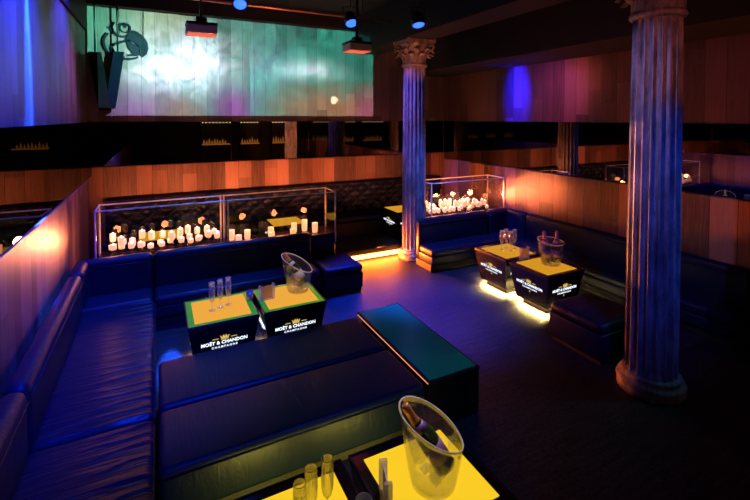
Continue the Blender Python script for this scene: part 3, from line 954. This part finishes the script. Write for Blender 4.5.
# ------------------------------------------------------------------ projectors, stage lights, pipe
def projector(label, loc):
    t = thing('projector', label, 'projector', loc)
    MB().box((-.165, -.14, -.06), (.165, .14, .04), .012, 2).build('case', 'projector', t)
    MB().box((-.17, -.145, .041), (.17, .145, .07), .012, 2).build('lid', 'black_metal', t)
    MB().lathe([(0, 0), (.045, 0), (.05, -.02), (.05, .0), (.04, .03), (0, .03)], 20, mat=Matrix.Translation((.08, .148, -.01)) @ Matrix.Rotation(-PI / 2, 4, 'X')).build('lens_ring', 'black_metal', t, True)
    MB().box((-.06, -.06, .071), (.06, .06, .14), .01, 2).build('bracket', 'black_metal', t)
    MB().tube([(0, 0, .14), (0, 0, 4.61 - loc[2])], .018, 10).build('ceiling_pole', 'black_metal', t, True)
    MB().lathe([(0, -.02), (.07, -.02), (.07, 0), (0, 0)], 20, (0, 0, 4.615 - loc[2])).build('ceiling_plate', 'black_metal', t)
    return t
P1, P2 = (.50, 5.5, 3.53), (2.50, 5.5, 3.47)
projector('ceiling projector with reddish underside hanging in front of the projection, left of the pair', P1)
projector('ceiling projector with reddish underside hanging in front of the projection, right of the pair', P2)

o = MB().tube([(.2, 6.82, 4.22), (1.5, 6.82, 4.22), (3.78, 6.84, 4.22)], .022, 10).build('copper_pipe', 'copper', None, True)
for x in (.6, 1.9, 3.2):
    MB().tube([(x, 6.82, 4.22), (x, 6.82, 4.615)], .007, 6).build('hanger', 'black_metal', o, True)
tag(o, 'thin copper pipe running across under the dark ceiling', 'pipe')
def stage_light(label, loc, target, rz=0):
    t = thing('stage_light', label, 'stage light', loc)
    q = (Vector(target) - Vector(loc)).to_track_quat('-Z', 'Y').to_matrix().to_4x4()
    MB().lathe([(0, .13), (.05, .13), (.085, .09), (.10, .0), (.105, -.11), (.098, -.11), (.092, -.02), (0, -.02)], 28, mat=q).build('can', 'black_metal', t, True)
    MB().lathe([(0, -.07), (.05, -.078), (.088, -.085), (.088, -.09), (0, -.09)], 28, mat=q).build('lens', 'blue_lens', t, True)
    bm = MB()
    bm.tube([(-.125, 0, 0), (-.125, 0, .17), (0, 0, .19), (.125, 0, .17), (.125, 0, 0)], .009, 6)
    bm.tube([(0, 0, .18), (0, 0, 4.615 - loc[2])], .012, 6)
    bm.build('yoke', 'black_metal', t, True)
    return t
BLUE = (.035, .13, 1.0)
stage_light('blue-lensed stage light near the copper pipe, top centre left', (1.12, 6.55, 4.20), (.5, 3.0, 0))
stage_light('blue-lensed stage light right of the right projector', (2.75, 6.3, 4.05), (2.6, 3.5, 0))
stage_light('blue-lensed stage light on the beam beside the far column', (3.55, 5.6, 3.98), (3.2, 4.0, 0))
tag(MB().box((4.45, 4.2, 4.30), (4.95, 6.2, 4.615), .01, 1).build('air_duct', 'green_lit_duct'), 'air duct with green light painted into its colour, between the ceiling beams', 'duct')

# ------------------------------------------------------------------ letter V and ring emblem, hung by the left corner
YV = 8.20
t = thing('hanging_letter', 'black letter V sculpture hung on rods in the left corner', 'sign', (-.70, YV, 2.62))
def slab(x0, x1, w, z0, z1, y0, y1):
    bm = MB()
    bm.prism([(x0 - w / 2, z1), (x0 + w / 2, z1), (x1 + w / 2, z0), (x1 - w / 2, z0)], lambda u, v, d: (u, y0 + d, v), y1 - y0)
    return bm
slab(-.145, -.015, .17, 0, .92, -.09, .05).build('left_stroke', 'v_black', t)
slab(.185, .045, .14, .03, .95, -.06, .07).build('right_stroke', 'v_navy', t)
for x, z in ((-.145, .92), (.165, .95)):
    MB().tube([(x, 0, z), (x, 0, 4.60 - 2.62)], .012, 8).build('rod', 'black_metal', t, True)
t = thing('ring_emblem', 'dark teal metal ring emblem with a climbing monkey outline above the letter V', 'sign', (-.42, YV + .17, 3.74))
def stroke(bm, pts, w, d=.014):
    """flat metal ribbon through 2D points (x, z), widths per point"""
    n = len(pts)
    ws = w if isinstance(w, (list, tuple)) else [w] * n
    L, R = [], []
    for i, p in enumerate(pts):
        a = Vector(pts[max(i - 1, 0)]); b = Vector(pts[min(i + 1, n - 1)])
        tt = (b - a).normalized(); nn = Vector((-tt.y, tt.x)) * ws[i] / 2
        L.append(Vector(p) + nn); R.append(Vector(p) - nn)
    for i in range(n - 1):
        q = [L[i], L[i + 1], R[i + 1], R[i]]
        bm.prism([tuple(v) for v in q], lambda u, v, k: (u, k, v), d)
def spline(P, m=8):
    out = []
    for i in range(len(P) - 1):
        p0, p1, p2, p3 = P[max(i - 1, 0)], P[i], P[i + 1], P[min(i + 2, len(P) - 1)]
        for k in range(m):
            s = k / m
            out.append(tuple(.5 * ((2 * p1[c]) + (p2[c] - p0[c]) * s + (2 * p0[c] - 5 * p1[c] + 4 * p2[c] - p3[c]) * s * s + (3 * p1[c] - p0[c] - 3 * p2[c] + p3[c]) * s ** 3) for c in (0, 1)))
    out.append(P[-1]); return out
def px(x, y): return ((x - 288) / 8.34 / 71 * 1.0, -(y - 315) / 8.34 / 61 * 1.0)
bm = MB()
ring = [px(288 + 190 * math.cos(math.radians(a)), 315 + 128 * math.sin(math.radians(a))) for a in range(58, 222, 5)]
stroke(bm, ring, .034)
bm.build('ring', 'emblem', t)
bm = MB()
stroke(bm, [px(280 + 45 * math.cos(a), 183 + 38 * math.sin(a)) for a in (2 * PI * k / 24 for k in range(25))], .022)
stroke(bm, [px(262, 150), px(280, 178), px(300, 150)], .03)
bm.build('head', 'emblem', t)
bm = MB()
bm.prism([px(*q) for q in [(300, 235), (322, 210), (350, 198), (388, 208), (422, 230), (452, 258), (474, 292), (483, 345), (464, 395), (428, 424), (405, 398), (402, 330), (366, 304), (332, 290), (292, 292), (288, 262)]], lambda u, v, k: (u, k, v), .014)
bm.build('body', 'emblem', t)
bm = MB()
stroke(bm, spline([px(300, 250), px(250, 258), px(200, 240), px(165, 195), px(190, 140)]), .034)
stroke(bm, [px(138, 190), px(165, 190), px(185, 205)], .022)
bm.build('arm', 'emblem', t)
bm = MB()
stroke(bm, spline([px(320, 285), px(240, 305), px(175, 335), px(170, 370), px(215, 410), px(270, 430)]), .034)
bm.build('leg', 'emblem', t)
bm = MB()
bm.prism([px(*q) for q in [(288, 288), (330, 298), (365, 315), (395, 338), (400, 402), (384, 413), (296, 419), (300, 406), (346, 396), (318, 366), (300, 332)]], lambda u, v, k: (u, k, v), .014)
bm.build('leg', 'emblem', t)
for x in (-.10, .26):
    MB().tube([(x, -.012, .12), (x, .02, 4.32 - 3.74)], .006, 6).build('hanging_wire', 'black_metal', t, True)

# ------------------------------------------------------------------ back bar (seen in the mirrors)
def bar_unit(label, x0, x1):
    t = thing('bar_shelf', label, 'shelf', ((x0 + x1) / 2, YF + .02, 0))
    w = (x1 - x0) / 2
    bm = MB()
    bm.box((-w - .03, 0, 0), (-w, .30, 2.42)); bm.box((w, 0, 0), (w + .03, .30, 2.42)); bm.box((-w, 0, 2.39), (w, .30, 2.42))
    bm.box((-w, 0, 0), (w, .28, 1.3))
    bm.build('cabinet', 'black_paint', t)
    MB().box((-w, .01, 1.301), (w, .30, 1.33)).build('shelf', 'black_metal', t)
    MB().box((-w + .02, .012, 1.331), (w - .02, .02, 1.37)).build('light_panel', 'bar_amber', t)
    bm = MB()
    n = int((x1 - x0) / .07)
    for k in range(n):
        x = -w + .04 + k * .07
        z = 2.33 + (.025 if k % 2 else -.025)
        bm.box((x - .016, .26, z - .016), (x + .016, .29, z + .016))
    bm.build('bulb_string', 'bulb', t)
    return t
units = [('lit bar shelf behind the camera, left of three in the mirror', 1.7, 2.9), ('lit bar shelf behind the camera, middle of three in the mirror', 3.3, 4.2), ('lit bar shelf behind the camera, right of three in the mirror', 4.7, 5.6)]
bb = None
for lb, x0, x1 in units:
    bar_unit(lb, x0, x1)
    n = int((x1 - x0 - .1) / .11)
    for k in range(n):
        x = x0 + .09 + k * .11
        if bb is None:
            bb = MB().lathe([(0, 0), (.036, 0), (.036, .16), (.014, .21), (.014, .27), (0, .27)], 12).build('spirit_bottle', 'bottle_amber', None, True)
            tag(bb, 'backlit amber spirit bottle on the bar shelves reflected in the mirror', 'bottle', 'bottles on the bar shelves')
            o = bb
        else:
            o = bb.copy(); COL.objects.link(o)
        o.location = (x, YF + .20, 1.331); o.scale = (1, 1, rnd.uniform(.7, 1.25))

# ------------------------------------------------------------------ the projection: two projector beams
def projection_light(name, loc, xa, xb, energy):
    lo = light(name, 'POINT', loc, energy, (1, 1, 1), size=.004)
    L = lo.data
    L.use_nodes = True
    nt = L.node_tree
    for n in list(nt.nodes): nt.nodes.remove(n)
    out = nt.nodes.new('ShaderNodeOutputLight')
    em = nt.nodes.new('ShaderNodeEmission')
    nt.links.new(em.outputs[0], out.inputs[0])
    tc = nt.nodes.new('ShaderNodeTexCoord')
    sp = nt.nodes.new('ShaderNodeSeparateXYZ')
    nt.links.new(tc.outputs['Normal'], sp.inputs[0])
    D = YB - loc[1]
    m = lambda op, a, b=None, c=None: math_node(nt, op, a, b, c)
    sg = SIGN
    y = m('MULTIPLY', sp.outputs[1], sg)
    ys = m('MAXIMUM', y, .001)
    wx = m('ADD', m('MULTIPLY', m('DIVIDE', m('MULTIPLY', sp.outputs[0], sg), ys), D), loc[0])
    wz = m('ADD', m('MULTIPLY', m('DIVIDE', m('MULTIPLY', sp.outputs[2], sg), ys), D), loc[2])
    u = m('DIVIDE', m('SUBTRACT', wx, XL), 4.22 - XL)
    v = m('DIVIDE', m('SUBTRACT', wz, 2.54), 4.32 - 2.54)
    mask = m('MULTIPLY', m('MULTIPLY', m('GREATER_THAN', wx, xa), m('LESS_THAN', wx, xb)), m('MULTIPLY', m('GREATER_THAN', v, 0), m('LESS_THAN', v, 1)))
    mask = m('MULTIPLY', mask, m('GREATER_THAN', y, .05))
    cv = nt.nodes.new('ShaderNodeCombineXYZ')
    nt.links.new(wx, cv.inputs[0]); nt.links.new(wz, cv.inputs[2])
    def noise(scale, detail, dist, off=0.0):
        n = nt.nodes.new('ShaderNodeTexNoise')
        setin(n, Scale=scale, Detail=detail, Distortion=dist, Roughness=.6)
        mp = nt.nodes.new('ShaderNodeVectorMath'); mp.operation = 'ADD'
        mp.inputs[1].default_value = (off, off, off)
        nt.links.new(cv.outputs[0], mp.inputs[0]); nt.links.new(mp.outputs[0], n.inputs['Vector'])
        return n.outputs['Fac']
    def blob(cu, cvv, ru, rv):
        a = m('DIVIDE', m('SUBTRACT', u, cu), ru); b = m('DIVIDE', m('SUBTRACT', v, cvv), rv)
        return m('EXPONENT', m('MULTIPLY', m('ADD', m('MULTIPLY', a, a), m('MULTIPLY', b, b)), -1.0))
    def mix(fac, a, b):
        n = nt.nodes.new('ShaderNodeMix'); n.data_type = 'RGBA'; n.clamp_factor = True
        nt.links.new(fac, n.inputs[0])
        for i, c in ((6, a), (7, b)):
            if isinstance(c, tuple): n.inputs[i].default_value = (*c, 1)
            else: nt.links.new(c, n.inputs[i])
        return n.outputs[2]
    n1, n2, n3 = noise(1.6, 5, 1.2), noise(2.6, 7, 1.6, 4.7), noise(1.3, 5, .8, 9.1)
    lim = lambda x: m('MINIMUM', m('MAXIMUM', x, 0.0), 1.0)
    c = mix(lim(m('MULTIPLY', m('SUBTRACT', n1, .30), 2.2)), (.0, .12, .10), (.03, .42, .36))
    # green glow at the upper left, teal at the right
    c = mix(m('MULTIPLY', blob(.06, .85, .16, .35), .8), c, (.10, .62, .42))
    c = mix(m('MULTIPLY', blob(.22, .95, .10, .30), .6), c, (.50, .75, .45))
    # pale cloud across the middle left and centre right
    w = m('ADD', blob(.31, .55, .15, .30), m('MULTIPLY', blob(.71, .52, .13, .10), .62))
    w = m('ADD', w, m('MULTIPLY', blob(.17, .50, .10, .30), .50))
    w = m('MULTIPLY', w, m('MAXIMUM', m('ADD', -.75, m('MULTIPLY', n2, 3.2)), 0.0))
    c = mix(lim(w), c, (.76, 1.10, 1.36))
    # dark teal smoke in the middle
    sm = m('MULTIPLY', blob(.56, .60, .10, .45), lim(m('MULTIPLY', m('SUBTRACT', n2, .36), 4.0)))
    c = mix(m('MULTIPLY', sm, .85), c, (.01, .10, .17))
    # violet and brown along the bottom
    low = lim(m('MULTIPLY', m('SUBTRACT', .46, v), 3.0))
    pv = m('MULTIPLY', low, m('ADD', m('MULTIPLY', blob(.44, .12, .07, .40), .95), m('MULTIPLY', blob(.10, .05, .16, .35), .75)))
    c = mix(lim(m('MULTIPLY', pv, m('ADD', .35, n3))), c, (.27, .08, .46))
    pb = m('MULTIPLY', low, lim(m('MULTIPLY', m('SUBTRACT', u, .50), 4.0)))
    pb = m('ADD', pb, m('MULTIPLY', low, m('MULTIPLY', blob(.27, 0.0, .08, .3), .6)))
    c = mix(lim(m('MULTIPLY', pb, m('ADD', .25, n3))), c, (.34, .17, .09))
    c = mix(m('MULTIPLY', low, m('MULTIPLY', blob(.97, .1, .05, .3), .7)), c, (.45, .12, .30))
    # finer cloud texture all over
    n4 = noise(5.5, 8, 2.2, 3.3)
    vm = nt.nodes.new('ShaderNodeVectorMath'); vm.operation = 'SCALE'
    nt.links.new(c, vm.inputs[0]); nt.links.new(m('ADD', .35, m('MULTIPLY', n4, 1.3)), vm.inputs['Scale'])
    c = vm.outputs[0]
    # thin curls of smoke
    cu = m('ABSOLUTE', m('SUBTRACT', noise(2.6, 3, 3.2, 2.2), .5))
    cu = m('MULTIPLY', m('LESS_THAN', cu, .016), m('MULTIPLY', blob(.56, .68, .13, .28), .45))
    c = mix(cu, c, (.45, .8, .8))
    # small round badge
    dx, dz = m('SUBTRACT', wx, 3.32), m('SUBTRACT', wz, 2.87)
    rad2 = m('ADD', m('MULTIPLY', dx, dx), m('MULTIPLY', dz, dz))
    bdg = m('MULTIPLY', m('LESS_THAN', rad2, .0064), m('GREATER_THAN', noise(14, 2, 1.0, 1.3), .42))
    c = mix(bdg, c, (1.3, 1.1, .8))
    nt.links.new(c, em.inputs['Color'])
    nt.links.new(m('DIVIDE', mask, m('POWER', m('MAXIMUM', y, .35), 2.6)), em.inputs['Strength'])
    return lo
SIGN = 1.0
PE = 1600
projection_light('projector_beam', (P1[0] + .08, P1[1] + .21, P1[2] - .01), XL, 1.60, PE)
projection_light('projector_beam', (P2[0] + .08, P2[1] + .21, P2[2] - .01), 1.60, 4.22, PE)

# ------------------------------------------------------------------ club lighting
# blue pencil beams grazing the walls
light('blue_pencil_beam', 'SPOT', (XL + .12, 4.92, 4.45), 30000, (.008, .085, 1), target=(XL + .0, 4.92, 2.7), size=.03, cone=11, blend=.8)
o = light('blue_pencil_beam', 'SPOT', (XR - 1.3, 6.2, 3.30), 1300, (.006, .006, 1), target=(XR, 6.13, 2.95), size=.02, cone=64, blend=1)
o.scale = (.50, 1, 1)
light('violet_wash', 'SPOT', (XR - 1.0, 5.0, 3.40), 90, (.30, .05, .9), target=(XR, 5.4, 2.9), size=.2, cone=95, blend=1)
light('red_wash', 'SPOT', (XR - 1.0, 4.9, 3.40), 80, (1, .16, .08), target=(XR, 5.0, 3.1), size=.3, cone=76, blend=1)
light('violet_wash', 'SPOT', (-.2, 7.0, 4.3), 200, (.6, .10, .30), target=(XL, 7.0, 2.9), size=.1, cone=46, blend=1)
light('blue_wash', 'SPOT', (-.3, 4.5, 4.4), 1500, (.012, .022, 1), target=(XL, 4.6, 3.2), size=.1, cone=84, blend=1)
light('violet_wash', 'SPOT', (-.3, 6.5, 4.4), 480, (.045, .022, 1), target=(XL, 6.5, 3.2), size=.1, cone=78, blend=1)
# blue stage light wash over the seating
light('blue_stage_wash', 'SPOT', (.98, 6.42, 4.05), 1000, BLUE, target=(.3, 5.6, .3), size=.12, cone=50, blend=.9)
light('blue_stage_wash', 'SPOT', (2.75, 6.2, 3.95), 5200, (.008, .05, 1), target=(2.95, 4.9, 0), size=.12, cone=40, blend=.9)
light('blue_stage_wash', 'SPOT', (3.5, 5.5, 3.85), 1100, BLUE, target=(4.6, 5.8, .4), size=.12, cone=50, blend=.9)
light('blue_stage_wash', 'SPOT', (.6, 1.0, 4.4), 1900, (.006, .035, 1), target=(-.40, 4.5, .3), size=.1, cone=38, blend=.9)
o = light('blue_stage_wash', 'SPOT', (.12, 4.62, 4.4), 26000, (.012, .10, 1), target=(.12, 4.64, 0), size=.02, cone=14, blend=.5)
o.scale = (.27, 1, 1)
light('blue_stage_wash', 'SPOT', (1.6, 1.4, 4.4), 300, (.006, .09, 1), target=(1.5, 3.7, .4), size=.1, cone=50, blend=1)
# columns
light('violet_column_light', 'SPOT', (1.7, 6.0, 4.4), 1000, (.17, .11, 1), target=(4.07, 6.5, 2.5), size=.05, cone=32, blend=.8)
light('blue_column_light', 'SPOT', (2.2, -.4, 4.3), 500, (.015, .06, 1), target=(4.07, 2.41, 1.5), size=.03, cone=28, blend=.9)
light('violet_column_light', 'SPOT', (5.4, .6, 4.2), 170, (.28, .16, 1), target=(4.07, 2.41, 2.1), size=.03, cone=34, blend=.9)
light('lavender_column_light', 'SPOT', (1.9, 2.6, 4.3), 220, (.40, .30, 1), target=(4.08, 2.41, 2.45), size=.03, cone=34, blend=1)
light('teal_column_light', 'SPOT', (5.5, 1.4, 2.8), 60, (.03, .55, .65), target=(4.07, 2.41, 1.3), size=.03, cone=46, blend=.9)
light('red_column_light', 'SPOT', (2.9, .6, 3.0), 40, (1, .20, .18), target=(4.07, 2.41, 3.2), size=.03, cone=40, blend=1)
light('amber_column_fill', 'SPOT', (3.0, 4.8, 1.7), 900, (1, .30, .13), target=(3.9, 2.41, 1.72), size=.03, cone=34, blend=.15)  # added mid-air spot, stands in for candle light on the near column
light('red_column_light', 'SPOT', (3.2, 5.2, 3.0), 60, (1, .25, .12), target=(4.07, 6.5, 3.6), size=.03, cone=34, blend=.8)
light('pipe_fill', 'SPOT', (2.0, 6.2, 3.3), 45, (1, .25, .12), target=(2.0, 6.82, 4.22), size=.05, cone=140, blend=1)  # added unseen spot that brightens the copper pipe
light('bucket_fill_spot', 'SPOT', (2.3, 3.4, 4.3), 260, (1, .75, .65), target=(1.40, 4.80, .85), size=.03, cone=9, blend=.5)  # added unseen spots, this and the next, brighten the leaning bottles
light('bucket_fill_spot', 'SPOT', (2.6, 2.9, 4.4), 380, (1, .75, .60), target=(1.27, 1.97, .85), size=.03, cone=9, blend=.5)
light('projector_fill', 'SPOT', (.5, 6.9, 1.6), 260, (1, .22, .12), target=P1, size=.03, cone=16, blend=.6)  # added unseen lamps, one per projector, redden the undersides
light('projector_fill', 'SPOT', (2.5, 6.9, 1.6), 260, (1, .22, .12), target=P2, size=.03, cone=16, blend=.6)

# ------------------------------------------------------------------ world, camera, view
w = bpy.data.worlds.new('night'); scn.world = w; w.use_nodes = True
w.node_tree.nodes['Background'].inputs[0].default_value = (.004, .005, .012, 1)
w.node_tree.nodes['Background'].inputs[1].default_value = 1.0
cam = bpy.data.cameras.new('camera'); co = bpy.data.objects.new('camera', cam); COL.objects.link(co)
PITCH = 1.8
F = 430.0
cam.sensor_width = 36; cam.lens = F / 750 * 36
co.location = (.03, .06, 2.5)
co.rotation_euler = (math.radians(90 - PITCH), 0, math.radians(-26.8))
cam.shift_y = ((118 + F * math.tan(math.radians(PITCH))) - 250) / 750
cam.clip_start = .05
scn.camera = co
scn.view_settings.view_transform = 'Standard'
scn.view_settings.look = 'None'
scn.view_settings.exposure = 0.0
scn.view_settings.gamma = 1.0
scn.view_settings.use_curve_mapping = False
scn.cycles.use_denoising = True
scn.cycles.max_bounces = 10
scn.cycles.transparent_max_bounces = 24
scn.cycles.sample_clamp_indirect = 4.0
scn.cycles.caustics_reflective = False
scn.cycles.caustics_refractive = False
